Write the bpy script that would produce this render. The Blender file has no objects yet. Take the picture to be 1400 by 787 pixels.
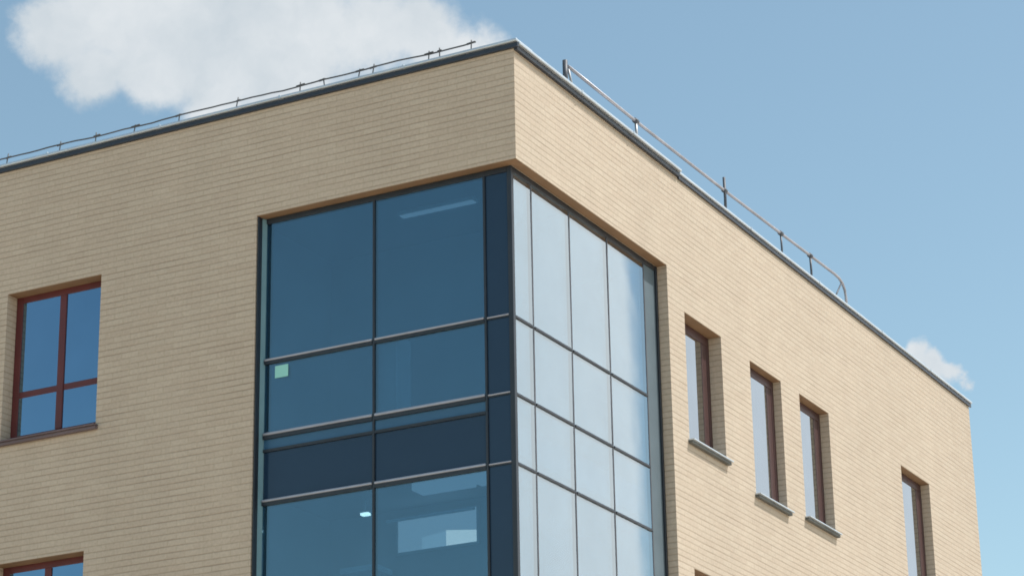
import bpy, bmesh, math, random
from mathutils import Vector, Matrix
R = math.radians
random.seed(4)
sc = bpy.context.scene
COL = sc.collection

# ------------------------------------------------------------------ scale
# Geometry is written in building units: corner edge of the brickwork at x=y=0,
# top of the brickwork at z=0; K turns units into metres, Z0 lifts it off the ground.
K = 0.853
Z0 = 15.343 * K + 1.6
GZ = -Z0 / K                       # ground level in units


def P(x, y, z):
    return Vector((x * K, y * K, z * K + Z0))


# ------------------------------------------------------------------ node helpers
class NT:
    def __init__(s, tree):
        s.t = tree

    def n(s, typ, **kw):
        nd = s.t.nodes.new(typ)
        for k, v in kw.items():
            setattr(nd, k, v)
        return nd

    def put(s, sock, v):
        if hasattr(v, 'links'):
            s.t.links.new(v, sock)
        elif v is not None:
            sock.default_value = v

    def math(s, op, a, b=None, c=None, clamp=False):
        nd = s.n('ShaderNodeMath', operation=op, use_clamp=clamp)
        for i, v in enumerate((a, b, c)):
            if v is not None:
                s.put(nd.inputs[i], v)
        return nd.outputs[0]

    def vmath(s, op, a, b=None, scale=None):
        nd = s.n('ShaderNodeVectorMath', operation=op)
        s.put(nd.inputs[0], a)
        if b is not None:
            s.put(nd.inputs[1], b)
        if scale is not None:
            s.put(nd.inputs['Scale'], scale)
        return nd.outputs['Value'] if op in ('DISTANCE', 'LENGTH', 'DOT_PRODUCT') else nd.outputs[0]

    def noise(s, vec, scale, detail=3, rough=0.5, col=False):
        nd = s.n('ShaderNodeTexNoise')
        s.put(nd.inputs['Vector'], vec)
        nd.inputs['Scale'].default_value = scale
        nd.inputs['Detail'].default_value = detail
        nd.inputs['Roughness'].default_value = rough
        return nd.outputs['Color' if col else 'Fac']

    def mix(s, fac, a, b, mode='MIX'):
        nd = s.n('ShaderNodeMix', data_type='RGBA', blend_type=mode)
        s.put(nd.inputs[0], fac)
        s.put(nd.inputs[6], a)
        s.put(nd.inputs[7], b)
        return nd.outputs[2]

    def maprange(s, v, a, b, c=0.0, d=1.0, smooth=False):
        nd = s.n('ShaderNodeMapRange')
        if smooth:
            nd.interpolation_type = 'SMOOTHSTEP'
        s.put(nd.inputs[0], v)
        for i, q in enumerate((a, b, c, d)):
            nd.inputs[1 + i].default_value = q
        return nd.outputs[0]


def new_mat(name):
    m = bpy.data.materials.new(name)
    m.use_nodes = True
    m.node_tree.nodes.clear()
    t = NT(m.node_tree)
    out = t.n('ShaderNodeOutputMaterial')
    return m, t, out


def rgba(c):
    return (c[0], c[1], c[2], 1.0)


def paint(name, col, rough=0.5, metal=0.0, var=0.12, scale=3.0, spec=0.5, bump=0.0):
    m, t, out = new_mat(name)
    b = t.n('ShaderNodeBsdfPrincipled')
    pos = t.n('ShaderNodeNewGeometry').outputs['Position']
    nz = t.noise(pos, scale, 5, 0.6)
    f = t.maprange(nz, 0.3, 0.7)
    lo = tuple(c * (1 - var) for c in col)
    hi = tuple(min(1, c * (1 + var)) for c in col)
    t.put(b.inputs['Base Color'], t.mix(f, rgba(lo), rgba(hi)))
    t.put(b.inputs['Roughness'], t.maprange(t.noise(pos, scale * 4, 3), 0.3, 0.7, rough * 0.85, min(1, rough * 1.15)))
    b.inputs['Metallic'].default_value = metal
    b.inputs['Specular IOR Level'].default_value = spec
    if bump:
        bp = t.n('ShaderNodeBump')
        bp.inputs['Strength'].default_value = bump
        bp.inputs['Distance'].default_value = 0.004
        t.put(bp.inputs['Height'], t.noise(pos, 2.2, 2))
        t.t.links.new(bp.outputs[0], b.inputs['Normal'])
    t.t.links.new(b.outputs[0], out.inputs[0])
    return m


def brick_mat():
    m, t, out = new_mat('tan_brick')
    g = t.n('ShaderNodeNewGeometry')
    sp = t.n('ShaderNodeSeparateXYZ'); t.put(sp.inputs[0], g.outputs['Position'])
    sn = t.n('ShaderNodeSeparateXYZ'); t.put(sn.inputs[0], g.outputs['True Normal'])
    ax = t.math('GREATER_THAN', t.math('ABSOLUTE', sn.outputs[0]), 0.5)
    az = t.math('GREATER_THAN', t.math('ABSOLUTE', sn.outputs[2]), 0.5)
    u = t.math('ADD', t.math('MULTIPLY', sp.outputs[1], ax),
               t.math('MULTIPLY', sp.outputs[0], t.math('SUBTRACT', 1.0, ax)))
    v = t.math('ADD', t.math('MULTIPLY', sp.outputs[1], az),
               t.math('MULTIPLY', sp.outputs[2], t.math('SUBTRACT', 1.0, az)))
    cb = t.n('ShaderNodeCombineXYZ')
    t.put(cb.inputs[0], u); t.put(cb.inputs[1], v)
    # courses are never perfectly straight
    wob = t.vmath('SCALE', t.vmath('SUBTRACT', t.noise(g.outputs['Position'], 1.3, 3, 0.6, True), (0.5, 0.5, 0.5)), scale=0.016)
    vec = t.vmath('ADD', cb.outputs[0], wob)
    br = t.n('ShaderNodeTexBrick')
    br.offset = 0.5
    t.put(br.inputs['Vector'], vec)
    br.inputs['Color1'].default_value = (0.492, 0.406, 0.322, 1)
    br.inputs['Color2'].default_value = (0.528, 0.447, 0.358, 1)
    br.inputs['Mortar'].default_value = (0.485, 0.405, 0.312, 1)
    br.inputs['Scale'].default_value = 1.0
    br.inputs['Mortar Size'].default_value = 0.0075
    br.inputs['Mortar Smooth'].default_value = 0.35
    br.inputs['Bias'].default_value = 0.0
    br.inputs['Brick Width'].default_value = 0.262
    br.inputs['Row Height'].default_value = 0.0785
    # per-course strength of the bed joint: some joints read dark, some vanish
    st = t.n('ShaderNodeCombineXYZ')
    t.put(st.inputs[0], t.math('MULTIPLY', u, 0.9)); t.put(st.inputs[1], t.math('MULTIPLY', v, 6.0))
    jn = t.maprange(t.noise(st.outputs[0], 1.0, 3, 0.6), 0.33, 0.70, 0.25, 0.95)
    sv = t.n('ShaderNodeSeparateXYZ'); t.put(sv.inputs[0], vec)
    fr_ = t.math('FRACT', t.math('DIVIDE', sv.outputs[1], 0.0785))
    edge = t.math('MINIMUM', fr_, t.math('SUBTRACT', 1.0, fr_))
    bed = t.maprange(edge, 0.04, 0.19, 1.0, 0.0, True)
    mort = t.math('MAXIMUM', t.math('MULTIPLY', bed, jn), t.math('MULTIPLY', br.outputs['Fac'], 0.15))
    # large soft weathering and small speckle
    big = t.maprange(t.noise(g.outputs['Position'], 0.45, 4, 0.6), 0.3, 0.7, 0.97, 1.03)
    streak = t.n('ShaderNodeCombineXYZ')
    t.put(streak.inputs[0], t.math('MULTIPLY', u, 2.4)); t.put(streak.inputs[1], t.math('MULTIPLY', v, 0.25))
    run = t.maprange(t.noise(streak.outputs[0], 1.0, 4, 0.6), 0.3, 0.75, 1.02, 0.96)
    fine = t.maprange(t.noise(g.outputs['Position'], 28, 3, 0.6), 0.25, 0.75, 0.90, 1.10)
    k = t.math('MULTIPLY', t.math('MULTIPLY', big, fine), run)
    face = t.mix(t.maprange(t.noise(vec, 5.5, 2), 0.35, 0.65), br.inputs['Color1'].default_value[:], br.inputs['Color2'].default_value[:])
    colr = t.mix(0.2, br.outputs['Color'], face)
    colr = t.mix(mort, colr, (0.345, 0.273, 0.208, 1))
    sc3 = t.n('ShaderNodeCombineXYZ')
    for i in range(3):
        t.put(sc3.inputs[i], k)
    colr = t.mix(1.0, colr, sc3.outputs[0], 'MULTIPLY')
    b = t.n('ShaderNodeBsdfPrincipled')
    t.put(b.inputs['Base Color'], colr)
    b.inputs['Roughness'].default_value = 0.88
    b.inputs['Specular IOR Level'].default_value = 0.25
    bp = t.n('ShaderNodeBump')
    bp.inputs['Strength'].default_value = 0.3
    bp.inputs['Distance'].default_value = 0.012
    h = t.math('SUBTRACT', t.math('MULTIPLY', t.noise(g.outputs['Position'], 40, 3), 0.35), mort)
    t.put(bp.inputs['Height'], h)
    t.t.links.new(bp.outputs[0], b.inputs['Normal'])
    t.t.links.new(b.outputs[0], out.inputs[0])
    return m


def glass_mat(name, refl, trans, f0, f90, wav=0.008, wscale=0.9, bodycol=None, body=0.0):
    """coated architectural glass: tinted see-through plus a mirror coat that
    strengthens towards grazing view; faint roller-wave in the surface"""
    m, t, out = new_mat(name)
    g = t.n('ShaderNodeNewGeometry')
    bp = t.n('ShaderNodeBump')
    bp.inputs['Strength'].default_value = wav
    bp.inputs['Distance'].default_value = 0.1
    t.put(bp.inputs['Height'], t.noise(g.outputs['Position'], wscale, 2, 0.4))
    lw = t.n('ShaderNodeLayerWeight'); lw.inputs[0].default_value = 0.5
    c = t.math('POWER', lw.outputs['Facing'], 2.2)
    fac = t.math('ADD', f0, t.math('MULTIPLY', c, f90 - f0), clamp=True)
    tr = t.n('ShaderNodeBsdfTransparent')
    dirt = t.maprange(t.noise(g.outputs['Position'], 1.7, 5, 0.65), 0.3, 0.7, 0.97, 1.03)
    v3 = t.n('ShaderNodeCombineXYZ')
    for i in range(3):
        t.put(v3.inputs[i], dirt)
    t.put(tr.inputs[0], rgba(trans))
    gl = t.n('ShaderNodeBsdfGlossy')
    t.put(gl.inputs['Color'], t.mix(1.0, t.mix(t.maprange(lw.outputs['Facing'], .25, .6), rgba(refl), (.93, .97, 1.0, 1)), v3.outputs[0], 'MULTIPLY'))
    gl.inputs['Roughness'].default_value = 0.015
    t.t.links.new(bp.outputs[0], gl.inputs['Normal'])
    under = tr.outputs[0]
    if body > 0:
        d = t.n('ShaderNodeBsdfDiffuse'); d.inputs[0].default_value = rgba(bodycol)
        mx = t.n('ShaderNodeMixShader'); mx.inputs[0].default_value = body
        t.t.links.new(tr.outputs[0], mx.inputs[1]); t.t.links.new(d.outputs[0], mx.inputs[2])
        under = mx.outputs[0]
    mx = t.n('ShaderNodeMixShader')
    t.put(mx.inputs[0], fac)
    t.t.links.new(under, mx.inputs[1]); t.t.links.new(gl.outputs[0], mx.inputs[2])
    t.t.links.new(mx.outputs[0], out.inputs[0])
    return m


def lamp_mat(name, col, strength):
    m, t, out = new_mat(name)
    e = t.n('ShaderNodeEmission'); e.inputs[0].default_value = rgba(col); e.inputs[1].default_value = strength
    t.t.links.new(e.outputs[0], out.inputs[0])
    return m


M = dict(
    brick=brick_mat(),
    plaster=paint('interior_plaster', (0.42, 0.46, 0.48), 0.9, var=0.05),
    pale=paint('pale_plaster', (0.62, 0.66, 0.66), 0.85, var=0.05),
    zinc=paint('zinc_flashing', (0.54, 0.60, 0.66), 0.42, 0.55, var=0.08, scale=1.5, bump=0.08),
    fascia=paint('grey_fascia', (0.024, 0.033, 0.050), 0.4, 0.0, var=0.15),
    navy=paint('dark_mullion_metal', (0.020, 0.026, 0.036), 0.38, 0.0, var=0.15),
    alu=paint('lilac_grey_aluminium', (0.36, 0.385, 0.45), 0.40, 0.5, var=0.1),
    red=paint('red_brown_frame', (0.098, 0.019, 0.020), 0.45, var=0.12),
    sill=paint('grey_metal_sill', (0.36, 0.36, 0.37), 0.45, 0.4, var=0.15),
    sillbrown=paint('mauve_brown_sill', (0.14, 0.105, 0.115), 0.5, 0.1, var=0.15),
    rail=paint('galvanised_rail', (0.38, 0.37, 0.40), 0.42, 0.45, var=0.2),
    post=paint('dark_post_metal', (0.09, 0.095, 0.11), 0.5, 0.3, var=0.2),
    cable=paint('weathered_cable', (0.085, 0.085, 0.088), 0.6, 0.2, var=0.3),
    roof=paint('grey_roof_membrane', (0.16, 0.16, 0.16), 0.9),
    spandrel=paint('navy_spandrel_glass', (0.014, 0.036, 0.072), 0.12, spec=0.5, var=0.06, scale=1.2),
    strip=paint('blue_spandrel_strip', (0.040, 0.115, 0.21), 0.2, spec=0.5, var=0.05),
    greypanel=paint('grey_metal_panel', (0.115, 0.150, 0.175), 0.6, spec=0.2, var=0.08),
    trim=paint('teal_grey_trim', (0.16, 0.28, 0.33), 0.6, spec=0.2, var=0.06),
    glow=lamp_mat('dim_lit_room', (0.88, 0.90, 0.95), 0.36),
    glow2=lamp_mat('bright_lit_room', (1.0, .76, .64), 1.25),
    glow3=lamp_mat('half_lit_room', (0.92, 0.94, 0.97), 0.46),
    plate=paint('dark_drip_plate', (0.10, 0.105, 0.10), 0.6, var=0.25),
    soffit_shade=paint('brown_soffit_shade', (0.23, 0.140, 0.076), 0.7, var=0.12),  # dark brown stands in for the shade on the soffits
    brown=paint('dark_red_brown_frame', (0.060, 0.026, 0.025), 0.45, var=0.12),
    note=paint('mint_paper', (0.30, 0.66, 0.60), 0.8, var=0.03),
    white=paint('white_board', (0.78, 0.80, 0.80), 0.6, var=0.03),
    greyboard=paint('grey_board', (0.52, 0.56, 0.60), 0.6, var=0.04),
    cabinet=paint('pale_cabinet', (0.45, 0.52, 0.53), 0.6, var=0.05),
    ground=paint('light_sandy_paving', (0.58, 0.48, 0.37), 0.9, var=0.15, scale=0.6),
    lamp=lamp_mat('lit_lamp', (1.0, 0.82, 0.66), 3.0),
    tube=lamp_mat('lit_light_panel', (0.80, 0.90, 1.0), 0.27),
    pane=glass_mat('blue_coated_glass', (0.50, 0.70, 0.80), (0.40, 0.58, 0.68), 0.22, 0.95),
    wpane=glass_mat('window_glass', (0.40, 0.66, 0.92), (0.10, 0.15, 0.2), 0.45, 0.95),
)

# ------------------------------------------------------------------ mesh helpers
OFF = {}


def bm_box(bm, x0, x1, y0, y1, z0, z1):
    vs = [bm.verts.new(P(x, y, z)) for z in (z0, z1) for y in (y0, y1) for x in (x0, x1)]
    for f in ((0, 2, 3, 1), (4, 5, 7, 6), (0, 1, 5, 4), (2, 6, 7, 3), (0, 4, 6, 2), (1, 3, 7, 5)):
        bm.faces.new([vs[i] for i in f])
    return bm


def boxes(*lst):
    bm = bmesh.new()
    for b in lst:
        bm_box(bm, *b)
    return bm


def bm_tube(bm, pts, r, seg=8):
    """pts in units, r in metres"""
    pts = [P(*p) for p in pts]
    rings = []
    for i, p in enumerate(pts):
        a = pts[max(0, i - 1)]; b = pts[min(len(pts) - 1, i + 1)]
        d = (b - a).normalized()
        ref = Vector((0, 0, 1)) if abs(d.z) < 0.9 else Vector((1, 0, 0))
        e1 = d.cross(ref).normalized(); e2 = d.cross(e1)
        rings.append([bm.verts.new(p + (e1 * math.cos(2 * math.pi * k / seg) + e2 * math.sin(2 * math.pi * k / seg)) * r) for k in range(seg)])
    for a, b in zip(rings, rings[1:]):
        for k in range(seg):
            bm.faces.new([a[k], a[(k + 1) % seg], b[(k + 1) % seg], b[k]])
    bm.faces.new(rings[0]); bm.faces.new(rings[-1][::-1])
    return bm


def tube(pts, r, seg=8):
    return bm_tube(bmesh.new(), pts, r, seg)


def obj(name, bm, mat, parent=None, bevel=0.0, smooth=False):
    off = OFF.get(parent.name, Vector()) if parent else Vector()
    bmesh.ops.recalc_face_normals(bm, faces=bm.faces)
    base = off
    if parent is None:
        xs = [v.co for v in bm.verts]
        base = Vector((sum(c.x for c in xs) / len(xs), sum(c.y for c in xs) / len(xs), min(c.z for c in xs)))
    for v in bm.verts:
        v.co -= base
    me = bpy.data.meshes.new(name)
    bm.to_mesh(me); bm.free()
    me.materials.append(mat)
    if smooth:
        for p in me.polygons:
            p.use_smooth = True
    o = bpy.data.objects.new(name, me)
    COL.objects.link(o)
    if parent:
        o.parent = parent
        OFF[o.name] = off
    else:
        o.location = base
        OFF[o.name] = base
    if bevel:
        b = o.modifiers.new('bevel', 'BEVEL'); b.width = bevel; b.segments = 2; b.limit_method = 'ANGLE'
    return o


def tag(o, label, cat, group=None):
    o['label'] = label; o['category'] = cat
    if group:
        o['group'] = group
    return o


def thing(name, label, cat, loc, group=None):
    o = bpy.data.objects.new(name, None)
    COL.objects.link(o)
    o.location = P(*loc)
    OFF[o.name] = P(*loc)
    return tag(o, label, cat, group)


# ------------------------------------------------------------------ setting
bm = bmesh.new()
s = 1500
N = 24
gv = [[bm.verts.new(Vector(((i / N * 2 - 1) * s, (j / N * 2 - 1) * s, 0))) for i in range(N + 1)] for j in range(N + 1)]
for j in range(N):
    for i in range(N):
        bm.faces.new([gv[j][i], gv[j][i + 1], gv[j + 1][i + 1], gv[j + 1][i]])
g = obj('ground', bm, M['ground'])
g['kind'] = 'structure'

# ------------------------------------------------------------------ the building
LX, RY = -16.0, 19.62          # far ends of the two facades
TH = 0.35                      # wall thickness
REC = 0.19                     # recess of the corner glazing
bld = thing('office_building',
            'tan brick flat-roofed office building with a recessed blue glass corner and small red-brown framed windows',
            'building', (0, 0, GZ))

# holes: side 'L' (s = x) or 'R' (s = y)
CZ0, CZ1 = -9.75, -1.62        # corner glazing opening
CL, CR = -4.27, 4.92
holes = [('L', CL, 0.0, CZ0, CZ1), ('R', 0.0, CR, CZ0, CZ1)]
WIN = [  # side, s0, s1, z0, z1
    ('L', -8.79, -7.03, -4.37, -2.00), ('L', -8.79, -7.15, -8.60, -6.22),
    ('L', -12.9, -11.14, -4.37, -2.00), ('L', -12.9, -11.14, -8.60, -6.22),
    ('R', 5.52, 6.92, -4.28, -2.20), ('R', 8.07, 9.385, -4.54, -2.27),
    ('R', 10.20, 11.55, -4.44, -2.26), ('R', 15.18, 16.74, -4.60, -2.31),
    ('R', 5.50, 6.92, -8.45, -6.27), ('R', 8.07, 9.385, -8.75, -6.45),
    ('R', 10.20, 11.55, -8.75, -6.45), ('R', 15.18, 16.74, -8.8, -6.45),
]
holes += WIN
sL = sorted({LX, 0.0} | {h[1] for h in holes if h[0] == 'L'} | {h[2] for h in holes if h[0] == 'L'})
sR = sorted({0.0, RY} | {h[1] for h in holes if h[0] == 'R'} | {h[2] for h in holes if h[0] == 'R'})
zs = sorted({GZ, 0.04} | {h[3] for h in holes} | {h[4] for h in holes})
per = [('L', x) for x in sL] + [('R', y) for y in sR[1:]]


def pt(side, s_, z, inner):
    if side == 'L':
        x, y = s_, 0.0
        if inner:
            y = TH
            if s_ == 0.0: x = -TH
            if s_ == LX: x = LX + TH
    elif side == 'R':
        x, y = 0.0, s_
        if inner:
            x = -TH
            if s_ == 0.0: y = TH
            if s_ == RY: y = RY - TH
    elif side == 'B':
        x, y = s_, RY
        if inner: y = RY - TH; x = LX + TH
    return P(x, y, z)


# perimeter columns: facades then two plain walls at the back
cols = per + [('B', LX)]
bm = bmesh.new()
nc = len(cols)
vo = [[bm.verts.new(pt(c[0], c[1], z, False)) for z in zs] for c in cols]
vi = [[bm.verts.new(pt(c[0], c[1], z, True)) for z in zs] for c in cols]


def is_hole(i, j):
    a, b = cols[i], cols[(i + 1) % nc]
    if a[0] == 'B' or b[0] == 'B':
        return False
    side = 'L' if (a[0] == 'L' and a[1] < 0) else 'R'
    s0 = a[1]; s1 = b[1]
    m_ = (s0 + s1) / 2
    zm = (zs[j] + zs[j + 1]) / 2
    return any(h[0] == side and h[1] < m_ < h[2] and h[3] < zm < h[4] for h in holes)


nz = len(zs)
for i in range(nc):
    i2 = (i + 1) % nc
    for j in range(nz - 1):
        if is_hole(i, j):
            continue
        bm.faces.new([vo[i][j], vo[i2][j], vo[i2][j + 1], vo[i][j + 1]])
        bm.faces.new([vi[i][j], vi[i][j + 1], vi[i2][j + 1], vi[i2][j]])
        if is_hole((i + 1) % nc, j):
            bm.faces.new([vo[i2][j], vi[i2][j], vi[i2][j + 1], vo[i2][j + 1]])
        if is_hole((i - 1) % nc, j):
            bm.faces.new([vo[i][j], vo[i][j + 1], vi[i][j + 1], vi[i][j]])
        if j == nz - 2 or is_hole(i, j + 1):
            bm.faces.new([vo[i][j + 1], vo[i2][j + 1], vi[i2][j + 1], vi[i][j + 1]])
        if j == 0 or is_hole(i, j - 1):
            bm.faces.new([vo[i][j], vi[i][j], vi[i2][j], vo[i2][j]])
obj('wall', bm, M['brick'], bld)

# roof, slabs and inner partitions (they close the rooms so that the panes read dark)
ix0, ix1, iy0, iy1 = LX + TH + .004, -TH - .004, TH + .004, RY - TH - .004
obj('roof', boxes((ix0, ix1, iy0, iy1, -0.62, -0.35)), M['roof'], bld)
obj('ceiling', boxes((ix0, ix1, iy0, iy1, -1.60, -1.50)), M['plaster'], bld)
obj('floor_slab', boxes((ix0, ix1, iy0, iy1, -5.66, -5.22)), M['plaster'], bld)
obj('floor_slab', boxes((ix0, ix1, iy0, iy1, -9.92, -9.56)), M['plaster'], bld)
YB = 2.25                       # back partition of the corner rooms
for z0, z1 in ((-5.216, -1.604), (-9.556, -5.664)):
    obj('partition_wall', boxes((CL - .24, -TH - .01, YB, YB + .12, z0, z1)), M['plaster'], bld)
    obj('partition_wall', boxes((CL - .24, CL - .12, TH + .01, YB - .004, z0, z1)), M['plaster'], bld)
    obj('partition_wall', boxes((CL - .24, -TH - .01, 5.06, 5.18, z0, z1)), M['plaster'], bld)
    # pale lining of the brick end behind the glass
    obj('jamb_lining', boxes((CL - .03, CL + .055, REC + .13, TH + .02, z0, z1)), M['pale'], bld)


# ------------------------------------------------------------------ corner glazing
def lbox(s0, s1, d0, d1, z0, z1):
    """box on the left facade: s along x, d depth behind the brick face"""
    return (s0, s1, d0, d1, z0, z1)


def rbox(s0, s1, d0, d1, z0, z1):
    return (-d1, -d0, s0, s1, z0, z1)


GF = REC            # front face of the glass
hz = CZ1 - 0.012
# perimeter frame of both sides is the part itself
fr = boxes(
    lbox(CL + .004, CL + .030, .022, .112, CZ0 + .006, hz),               # left jamb
    lbox(CL + .064, -GF - .05, GF - .02, GF + .07, hz - .075, hz),            # head left
    lbox(CL + .064, -GF - .05, GF - .02, GF + .07, CZ0 + .006, CZ0 + .10),
    rbox(CR - .06, CR - .004, GF - .03, GF + .07, CZ0 + .006, hz),           # right jamb
    rbox(GF + .05, CR - .062, GF - .02, GF + .07, hz - .075, hz),
    rbox(GF + .05, CR - .062, GF - .02, GF + .07, CZ0 + .006, CZ0 + .10),
)
obj('soffit_shade_panel', boxes((CL + .004, -.012, .012, GF - .024, CZ1 - .009, CZ1 - .003), (-GF + .034, -.012, GF - .022, CR - .004, CZ1 - .009, CZ1 - .003)), M['soffit_shade'], bld)  # thin added panels, shade under the opening put into their colour
cw = obj('corner_glazing', fr, M['navy'], bld, bevel=.004)
obj('corner_post', boxes((-GF - .048, -GF + .022, GF - .022, GF + .048, CZ0 + .006, hz)), M['navy'], cw, bevel=.004)

T1, T2, TD, T3, T4, T5 = -3.81, -4.915, -5.14, -5.885, -8.06, -9.16
# mullions, vertical (slim, dark)
MLs = [-2.388, -0.605]
for s_ in MLs:
    obj('mullion', boxes(lbox(s_ - .017, s_ + .017, GF - .022, GF + .06, CZ0 + .102, hz - .0752)), M['navy'], cw, bevel=.003)
MRs = [0.795, 1.97, 3.21]
for s_ in MRs:
    obj('mullion', boxes(rbox(s_ - .016, s_ + .016, GF - .006, GF + .06, CZ0 + .102, hz - .0752)), M['post'], cw, bevel=.003)
obj('mullion', boxes(rbox(4.47 - .016, 4.47 + .016, GF - .006, GF + .06, CZ0 + .102, hz - .0752)), M['post'], cw, bevel=.003)

# transoms: pale rounded cap over a dark body; slimmer over the corner column
XL = [CL + .064] + MLs + [-GF - .05]
for zt, big in ((T1, 1), (T2, 1.25), (T3, 1.1), (T4, 1), (T5, 1.2)):
    for a, b in zip(XL, XL[1:]):
        corner = b > -0.5
        h = .022 if corner else .032 * big
        a2 = a + (.019 if a > CL + .1 else 0); b2 = b - (.019 if b < -.5 else 0)
        t_ = obj('transom', boxes(lbox(a2, b2, GF - (.026 if corner else .042), GF + .05, zt - .004, zt + h)), M['alu'], cw, bevel=.012)
        obj('gasket', boxes(lbox(a2, b2, GF - (.014 if corner else .03), GF + .05, zt - (.022 if corner else .046 * big), zt - .006)), M['navy'], t_)
YR = [GF + .05] + MRs + [4.47, CR - .062]
for zt in (T1, T2, T3, T4, T5):
    for a, b in zip(YR[:-1], YR[1:-1]):
        a2 = a + (.018 if a > .3 else 0); b2 = b - (.018 if b < 4.5 else 0)
        obj('transom', boxes(rbox(a2, b2, GF - .022, GF + .05, zt - .032, zt + .004)), M['navy'], cw, bevel=.004)

# teal-grey metal lining of the left reveal
bm = bmesh.new()
prof = [(CL + .004, .114), (CL + .031, .114), (CL + .062, GF - .002), (CL + .062, GF + .06), (CL + .004, GF + .06)]
lo_ = [bm.verts.new(P(x_, y_, CZ0 + .1)) for x_, y_ in prof]
hi_ = [bm.verts.new(P(x_, y_, hz - .002)) for x_, y_ in prof]
bm.faces.new(lo_[::-1]); bm.faces.new(hi_)
for k in range(5):
    bm.faces.new([lo_[k], lo_[(k + 1) % 5], hi_[(k + 1) % 5], hi_[k]])
obj('jamb_trim', bm, M['trim'], cw)
# dark line under the light blue strip
for a, b in zip(XL[:-1], XL[1:-1]):
    a2 = a + (.019 if a > CL + .1 else 0); b2 = b - .019
    obj('gasket', boxes(lbox(a2, b2, GF - .02, GF + .05, TD - .02, TD + .02)), M['navy'], cw)

# panes
rows = [(T1, hz - .075), (T2, T1), (T3, T2), (T4, T3), (T5, T4), (CZ0 + .10, T5)]
for a, b in zip(XL, XL[1:]):
    for k, (z0, z1) in enumerate(rows):
        if b > -0.5:            # opaque navy corner column
            obj('spandrel_panel', boxes(lbox(a, b, GF + .004, GF + .03, z0, z1)), M['spandrel'], cw)
        elif k in (2, 5):
            if k == 2:
                obj('spandrel_panel', boxes(lbox(a, b, GF + .004, GF + .03, TD, z1)), M['strip'], cw)
                obj('spandrel_panel', boxes(lbox(a, b, GF + .008, GF + .034, z0, TD - .001)), M['spandrel'], cw)
            else:
                obj('spandrel_panel', boxes(lbox(a, b, GF + .004, GF + .03, z0, z1)), M['spandrel'], cw)
        else:
            obj('pane', boxes(lbox(a, b, GF, GF + .028, z0, z1)), M['pane'], cw)
for a, b in zip(YR, YR[1:]):
    for k, (z0, z1) in enumerate(rows):
        if a > 4:
            obj('spandrel_panel', boxes(rbox(a, b, GF, GF + .028, z0, z1)), M['greypanel'], cw)
            continue
        # each pane sits a hair differently in its gaskets
        bm = boxes(rbox(a, b, GF, GF + .028, z0, z1))
        c = P(-GF, (a + b) / 2, (z0 + z1) / 2)
        rot = Matrix.Translation(c) @ Matrix.Rotation(random.uniform(-.0015, .0015), 4, 'Z') @ Matrix.Rotation(random.uniform(-.0015, .0015), 4, 'Y') @ Matrix.Translation(-c)
        bmesh.ops.transform(bm, matrix=rot, verts=bm.verts)
        obj('pane', bm, M['pane'], cw)


# ------------------------------------------------------------------ windows
def make_window(side, s0, s1, z0, z1, rec):
    B = lbox if side == 'L' else rbox
    e = .003
    w = .122 if side == 'L' else .095          # frame face width
    d0, d1 = rec, rec + .09
    a, b = s0 + e, s1 - e
    zb, zt = z0 + .055, z1 - e
    wt = .10 if side == 'L' else .15
    frame = boxes(B(a, a + w, d0, d1, zb, zt), B(b - w, b, d0, d1, zb, zt),
                  B(a + w, b - w, d0, d1, zt - wt, zt), B(a + w, b - w, d0, d1, zb, zb + w * .8))
    win = obj('window', frame, M['red' if side == 'L' else 'brown'], bld, bevel=.006)
    mid = (a + b) / 2 + (.02 if side == 'L' else 0)
    if side == 'L':
        ztr = z0 + (z1 - z0) * .335
        obj('mullion', boxes(B(mid - .06, mid + .06, d0 - .008, d1 - .01, zb + w * .8 + .002, zt - wt - .002)), M['red'], win, bevel=.006)
        obj('transom', boxes(B(a + w + .002, mid - .062, d0 + .006, d1 - .01, ztr - .05, ztr + .05)), M['red'], win, bevel=.006)
        obj('transom', boxes(B(mid + .062, b - w - .002, d0 + .006, d1 - .01, ztr - .05, ztr + .05)), M['red'], win, bevel=.006)
    else:
        obj('sash', boxes(B(b - w - .20, b - w - .002, d0 + .006, d1 - .015, zb + w * .8 + .002, zt - wt - .002)), M['brown'], win, bevel=.006)
    obj('pane', boxes(B(a + w * .6, b - w * .6, d0 + .012, d0 + .062, zb + w * .5, zt - w * .6)), M['wpane'], win)
    over = .05
    sl_ = obj('sill', boxes(B(s0 - over, s1 + over, -.105, -.002, z0 - .006, z0 + .016),
                            B(a, b, -.001, d0 + .04, z0 + .003, z0 + .045)),
              M['sillbrown'] if side == 'L' else M['zinc'], win, bevel=.004)
    obj('drip_plate', boxes(B(s0 - over + .01, s1 + over - .01, -.070, -.002, z0 - .052, z0 - .008)),
        M['sillbrown'] if side == 'L' else M['plate'], sl_, bevel=.004)
    obj('soffit_shade_panel', boxes(B(s0 + .004, s1 - .004, .012, d0 - .003, z1 - .008, z1 - .003)), M['soffit_shade'], win)  # added panel that paints the shade under the window head
    return win


for side, s0, s1, z0, z1 in WIN:
    make_window(side, s0, s1, z0, z1, .22 if side == 'L' else {5.52: .215, 8.07: .14, 10.20: .165, 15.18: .17, 5.50: .2}[s0])
    # dim blind room behind every window, so nothing bright shows through
    B = lbox if side == 'L' else rbox
    obj('window_blind', boxes(B(s0 - .05, s1 + .05, .75, .78, z0 - .1, z1 + .1)), M['plaster'], bld)


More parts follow.
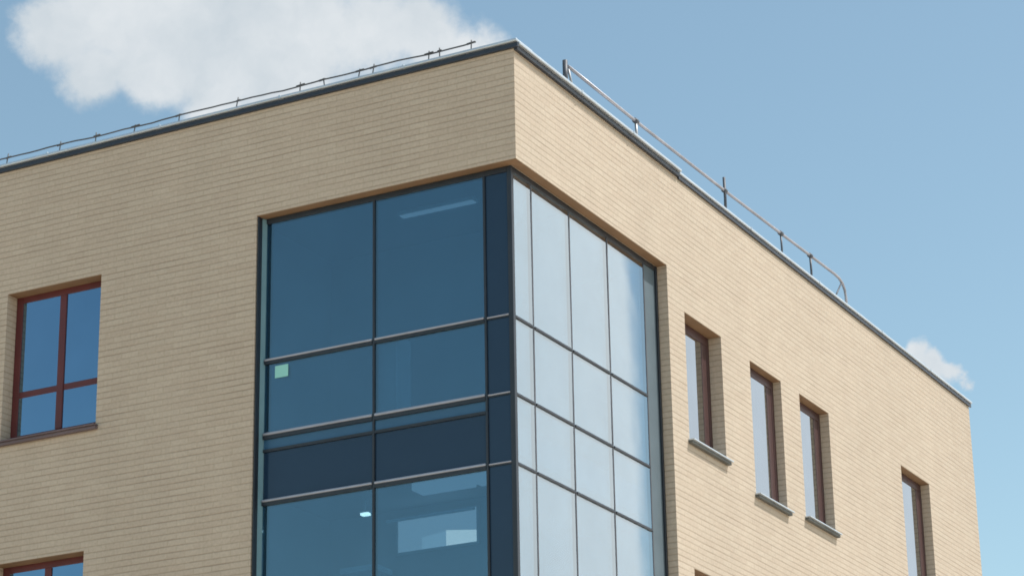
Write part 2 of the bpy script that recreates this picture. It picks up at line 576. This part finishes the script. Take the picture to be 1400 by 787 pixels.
# ------------------------------------------------------------------ parapet flashing
def coping(name, B, s0, s1, lift, out, capm, seam):
    """sheet metal cap over a dark fascia; butted lengths with small seams"""
    c = boxes(B(s0, s1, -out, TH + .06, .068 + lift, .112 + lift))
    o = obj(name, c, capm, bld, bevel=.010)
    obj('fascia', boxes(B(s0 + .002, s1 - .002, -out * .55, -.003, -.006 + lift, .066 + lift)), M['fascia'], o, bevel=.004)
    for s_ in seam:
        obj('seam', boxes(B(s_ - .018, s_ + .018, -out - .008, -out + .05, .062 + lift, .118 + lift)), capm, o, bevel=.004)
    return o


coping('coping', lbox, LX, .085, .045, .085, M['zinc'], [-1.75, -3.85, -6.0, -8.1, -10.2, -12.4])
coping('coping', rbox, -.003, 5.44, .02, .10, M['zinc'], [1.95, 3.7])
c2 = coping('coping', rbox, 5.452, RY + .07, .0, .062, M['zinc'], [8.3, 11.35, 14.5, 17.2])
obj('coping', boxes((LX - .06, LX + TH, .45, RY, .04, .10)), M['zinc'], bld)
obj('coping', boxes((LX + TH + .01, -TH - .1, RY - TH, RY + .06, .04, .10)), M['zinc'], bld)

# ------------------------------------------------------------------ guard rail on the sunny parapet
RX = -.10
rail = thing('guard_rail', 'thin pinkish grey pipe guard rail with short posts along the sunlit right-hand parapet', 'railing', (RX, 7.5, .1))
pr = [(RX, 1.90, .545), (RX, 4.17, .535), (RX, 7.58, .565), (RX, 10.0, .61), (RX, 12.55, .665),
      (RX, 12.78, .655), (RX, 12.95, .60), (RX, 13.05, .50), (RX, 13.09, .36), (RX, 13.09, .118)]
obj('rail', tube(pr, .022, 10), M['rail'], rail, smooth=True)
obj('post', tube([(RX, 1.80, .125), (RX, 1.80, .60)], .034), M['post'], rail, smooth=True)
b1 = obj('bracket', tube([(RX, 2.10, .125), (RX, 1.90, .50)], .016), M['sill'], rail, smooth=True)
obj('bracket', boxes((RX - .05, RX + .05, 1.74, 2.16, .120, .150)), M['sill'], rail)
for y, zt, r_, m_ in ((4.20, .535, .020, 'sill'), (7.60, .80, .022, 'post'), (10.02, .61, .016, 'post'), (11.38, .637, .018, 'post')):
    po = obj('post', tube([(RX, y, .119), (RX + .003, y + .01, zt * .55), (RX, y, zt)], r_), M[m_], rail, smooth=True)
    obj('foot', boxes((RX - .06, RX + .06, y - .07, y + .07, .119, .140)), M['sill'], po)
    obj('clamp', tube([(RX, y - .05, (.535 if y < 5 else .565 if y < 8 else zt)), (RX, y + .05, (.537 if y < 5 else .567 if y < 8 else zt))], .036), M['post'], po, smooth=True)
obj('brace', tube([(RX, 12.45, .13), (RX, 12.9, .60)], .012), M['post'], rail, smooth=True)

# ------------------------------------------------------------------ lightning cable on the shaded parapet
cab = thing('roof_cable', 'thin dark cable on small clips running along the shaded left-hand parapet edge', 'cable', (-5, .1, .16))
CY = .10
pts = []
x = -15.8
while x < -.72:
    sag = .008 * math.sin(x * 2.1) + .005 * math.sin(x * 5.3) + random.uniform(-.004, .004)
    pts.append((x, CY, .335 + sag)); x += .18
pts.append((-.66, CY, .34))
obj('cable', tube(pts, .0098, 6), M['cable'], cab, smooth=True)
clips = [-15, -13.2, -11.4, -10.0, -9.05, -8.02, -7.33, -6.62, -5.78, -4.75, -3.62, -3.18, -2.62, -2.38, -1.44, -1.25, -.74]
for i, x in enumerate(clips):
    dx = random.uniform(-.05, .05); top = .36 + random.uniform(0, .05)
    c = obj('clip', tube([(x, CY, .165), (x + dx, CY, top)], .0075, 6), M['cable'], cab, smooth=True)
    obj('clamp', tube([(x + dx - random.uniform(.03, .08), CY, .335), (x + dx + random.uniform(.03, .08), CY, .345)], .013, 6), M['cable'], c, smooth=True)

# ------------------------------------------------------------------ things in and on the glass corner
tag(obj('paper_note', boxes(lbox(-4.03, -3.81, GF - .008, GF - .003, -4.085, -3.905)), M['note']),
    'small pale mint square paper stuck on the upper left pane of the glass corner', 'note')

zc = -5.664
lt = thing('ceiling_light', 'long pale strip light under the ceiling behind the top right pane of the shaded glass', 'ceiling light', (-1.9, 1.0, -1.66), 'strip lights behind the glass')
obj('housing', boxes((-2.45, -1.2, .94, 1.10, -1.66, -1.604)), M['white'], lt)
obj('diffuser', boxes((-2.43, -1.22, .96, 1.08, -1.672, -1.662)), M['tube'], lt)
lt = thing('ceiling_light', 'wide pale light panel under the lower ceiling, above the interior window', 'ceiling light', (-1.8, 1.0, zc - .05), 'strip lights behind the glass')
obj('housing', boxes((-2.15, -1.28, .80, 1.10, zc - .06, zc - .002)), M['white'], lt)
obj('diffuser', boxes((-2.14, -1.29, .79, 1.11, zc - .20, zc - .062)), M['tube'], lt)
lt = thing('ceiling_light', 'short pale light panel under the lower ceiling close to the navy corner column', 'ceiling light', (-1.05, 1.0, zc - .05), 'strip lights behind the glass')
obj('housing', boxes((-1.22, -.98, .80, 1.10, zc - .06, zc - .002)), M['white'], lt)
obj('diffuser', boxes((-1.21, -.99, .79, 1.11, zc - .20, zc - .062)), M['tube'], lt)
lt = thing('spotlight', 'small lit spotlight under the lower ceiling left of the middle mullion', 'spotlight', (-3.3, 1.45, -5.92), None)
obj('stem', tube([(-3.3, 1.45, zc - .003), (-3.3, 1.45, -5.86)], .012), M['white'], lt)
obj('shade', boxes((-3.36, -3.22, 1.40, 1.50, -5.875, -5.85)), M['white'], lt)
obj('bulb', boxes((-3.35, -3.23, 1.405, 1.495, -5.91, -5.877)), M['lamp'], lt)

bd = thing('interior_window', 'pale lit interior window with a white lower right corner at the back of the lower glazed room', 'window', (-2.5, 2.2, -6.4))
obj('frame', boxes((-3.24, -1.86, 2.20, 2.245, -6.35, -6.312), (-3.24, -1.86, 2.20, 2.245, -5.80, -5.77),
                   (-3.24, -3.203, 2.20, 2.245, -6.31, -5.802), (-1.897, -1.86, 2.20, 2.245, -6.31, -5.802)), M['cabinet'], bd)
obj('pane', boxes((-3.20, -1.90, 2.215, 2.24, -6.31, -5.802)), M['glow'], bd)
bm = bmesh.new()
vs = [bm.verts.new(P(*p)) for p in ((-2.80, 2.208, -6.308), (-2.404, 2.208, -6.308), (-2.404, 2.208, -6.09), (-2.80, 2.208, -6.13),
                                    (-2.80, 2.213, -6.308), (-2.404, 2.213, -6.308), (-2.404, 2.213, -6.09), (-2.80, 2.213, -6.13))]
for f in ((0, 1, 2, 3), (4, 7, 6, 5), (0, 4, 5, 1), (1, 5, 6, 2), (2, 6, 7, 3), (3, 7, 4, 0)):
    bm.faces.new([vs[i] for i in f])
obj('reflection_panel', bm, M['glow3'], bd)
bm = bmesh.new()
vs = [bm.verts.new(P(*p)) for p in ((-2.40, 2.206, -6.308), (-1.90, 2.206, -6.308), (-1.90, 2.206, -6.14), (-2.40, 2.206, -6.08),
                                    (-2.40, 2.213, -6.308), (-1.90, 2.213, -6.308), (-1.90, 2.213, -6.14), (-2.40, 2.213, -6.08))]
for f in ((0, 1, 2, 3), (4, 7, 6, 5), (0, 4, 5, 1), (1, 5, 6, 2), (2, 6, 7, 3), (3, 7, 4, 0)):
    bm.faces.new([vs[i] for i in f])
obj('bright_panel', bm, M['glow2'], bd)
tag(obj('ceiling_rail', boxes((-2.36, -.98, .46, .50, -6.365, -6.33)), M['white']),
    'thin pale rail hanging across the lower glazed room above the pale interior window', 'rail')
cb_ = thing('tall_cabinet', 'tall pale cabinet with a white edge inside the upper room beside the middle mullion', 'cabinet', (-2.2, .4, -5.21))
obj('body', boxes((-2.36, -2.085, .27, .62, -5.214, -3.75)), M['pale'], cb_)
obj('edge_strip', boxes((-2.08, -2.05, .265, .62, -5.214, -3.75)), M['white'], cb_)
cb_ = thing('low_cabinet', 'pale topped cabinet inside the lower room left of the middle mullion', 'cabinet', (-2.8, .4, -9.55))
obj('body', boxes((-2.95, -2.42, .29, .68, -9.554, -7.05)), M['trim'], cb_)
obj('top', boxes((-2.98, -2.40, .27, .70, -7.048, -6.97)), M['white'], cb_)

# ------------------------------------------------------------------ camera
az_, pi_, ro_, fpx = -.486256834, .346494384, -.0176595029, 3512.8238
fwd = Vector((math.sin(az_) * math.cos(pi_), math.cos(az_) * math.cos(pi_), math.sin(pi_)))
rt0 = Vector((math.cos(az_), -math.sin(az_), 0)); up0 = rt0.cross(fwd)
c_, s_ = math.cos(ro_), math.sin(ro_)
rt = rt0 * c_ + up0 * s_
up = up0 * c_ - rt0 * s_
cam = bpy.data.cameras.new('camera'); co = bpy.data.objects.new('camera', cam); COL.objects.link(co)
mw = Matrix((rt, up, -fwd)).transposed().to_4x4()
mw.translation = P(15.2232814, -28.97990272, -15.34303393)
co.matrix_world = mw
cam.sensor_width = 36; cam.lens = fpx / 1400 * 36
cam.clip_start = .1; cam.clip_end = 6000
sc.camera = co

# ------------------------------------------------------------------ sun, sky, clouds
SEL = R(58)
sdir = Vector((.76, .42, 0)).normalized()
sun_az = math.atan2(sdir.x, sdir.y)          # clockwise from +Y
sd = Vector((sdir.x * math.cos(SEL), sdir.y * math.cos(SEL), math.sin(SEL)))
sl = bpy.data.lights.new('sun', 'SUN'); so = bpy.data.objects.new('sun', sl); COL.objects.link(so)
sl.energy = 2.65; sl.angle = R(.53); sl.color = (1.0, .965, .91)
so.rotation_euler = (-sd).to_track_quat('-Z', 'Y').to_euler()
so.location = (40, 10, 60)

wd = bpy.data.worlds.new('World'); sc.world = wd; wd.use_nodes = True
wd.node_tree.nodes.clear()
t = NT(wd.node_tree)
wo = t.n('ShaderNodeOutputWorld'); bg = t.n('ShaderNodeBackground')
sky = t.n('ShaderNodeTexSky'); sky.sky_type = 'NISHITA'; sky.sun_disc = False
sky.sun_elevation = SEL; sky.sun_rotation = sun_az
sky.altitude = 0; sky.air_density = 1.0; sky.dust_density = 0.8; sky.ozone_density = 1.0
WS = .10
dirv = t.n('ShaderNodeTexCoord').outputs['Generated']


def skydir(az_deg, el_deg):
    a, e = R(az_deg), R(el_deg)
    return Vector((math.sin(a) * math.cos(e), math.cos(a) * math.cos(e), math.sin(e)))


def pix(x, y):          # compass direction of a lobe as seen from where the photographer stood
    v = (rt * (x - 700) / fpx - up * (y - 393.5) / fpx + fwd).normalized()
    return v


warp = t.vmath('SCALE', t.vmath('SUBTRACT', t.noise(dirv, 26, 6, .62, True), (.5, .5, .5)), scale=.026)
wdir = t.vmath('ADD', dirv, warp)
fbm = t.noise(dirv, 60, 7, .6)
lobes = [(70, 42, 62), (150, 20, 95), (120, 92, 58), (245, 40, 125), (215, 105, 62), (330, 60, 130), (300, 150, 70), (172, 78, 55), (430, 40, 115),
         (520, 40, 80), (578, 48, 72), (640, 72, 62), (400, 110, 90), (672, 84, 40),
         (1240, 496, 28), (1270, 506, 28), (1298, 519, 25), (1318, 529, 19), (1270, 530, 30)]
acc = None
for x, y, r_ in lobes:
    v = pix(x, y)
    d = t.vmath('DISTANCE', wdir, tuple(v))
    q = t.math('SUBTRACT', 1.0, t.math('DIVIDE', d, r_ * .95 / fpx))
    acc = q if acc is None else t.math('SMOOTH_MAX', acc, q, .4)
dens = t.math('ADD', acc, t.math('MULTIPLY', t.math('SUBTRACT', fbm, .5), .72))
cl1 = t.maprange(dens, -.04, .50, 0, .98, True)
# unseen bright cumulus added off to the right so the sunny glass mirrors white;
# its left edge stands at a compass bearing of 25 degrees, the blue gap beyond shaped to darken one strip of glass
ne = skydir(24.95 + 90, 0)
side_ = t.vmath('DOT_PRODUCT', t.vmath('ADD', dirv, t.vmath('SCALE', warp, scale=.12)), tuple(ne))
added_bank = t.maprange(side_, -.003, .003, 0, 1, True)
d = t.vmath('DISTANCE', wdir, tuple(skydir(30, 14)))
added_bank = t.math('MAXIMUM', added_bank, t.maprange(side_, -.0085, -.0125, 0, 1, True))
added_bank = t.math('MULTIPLY', added_bank, t.maprange(d, .36, .50, 1, 0, True))
cl2 = t.math('MULTIPLY', added_bank, t.maprange(fbm, .3, .7, .95, .97))
shade = t.maprange(t.noise(wdir, 17, 5, .55), .34, .68)
ccol = t.mix(shade, (3.3, 3.75, 4.1, 1), (4.75, 4.95, 5.1, 1))
tint = t.mix(1.0, sky.outputs[0], (1.06, 1.105, .925, 1), 'MULTIPLY')
c1 = t.mix(cl1, tint, ccol)
bcol = t.mix(t.maprange(side_, -.0125, -.006, 0, 1), (4.9, 5.4, 5.9, 1), (7.6, 8.1, 8.25, 1))
c2_ = t.mix(cl2, c1, bcol)
t.put(bg.inputs['Color'], c2_)
bg.inputs['Strength'].default_value = WS
t.t.links.new(bg.outputs[0], wo.inputs[0])

# ------------------------------------------------------------------ view
sc.view_settings.view_transform = 'Standard'
sc.view_settings.look = 'None'
sc.view_settings.gamma = 1
sc.view_settings.exposure = 0.76
sc.view_settings.use_curve_mapping = False
sc.render.engine = 'CYCLES'
sc.cycles.max_bounces = 10
sc.cycles.transparent_max_bounces = 16
sc.cycles.filter_width = 1.7
sc.render.film_transparent = False
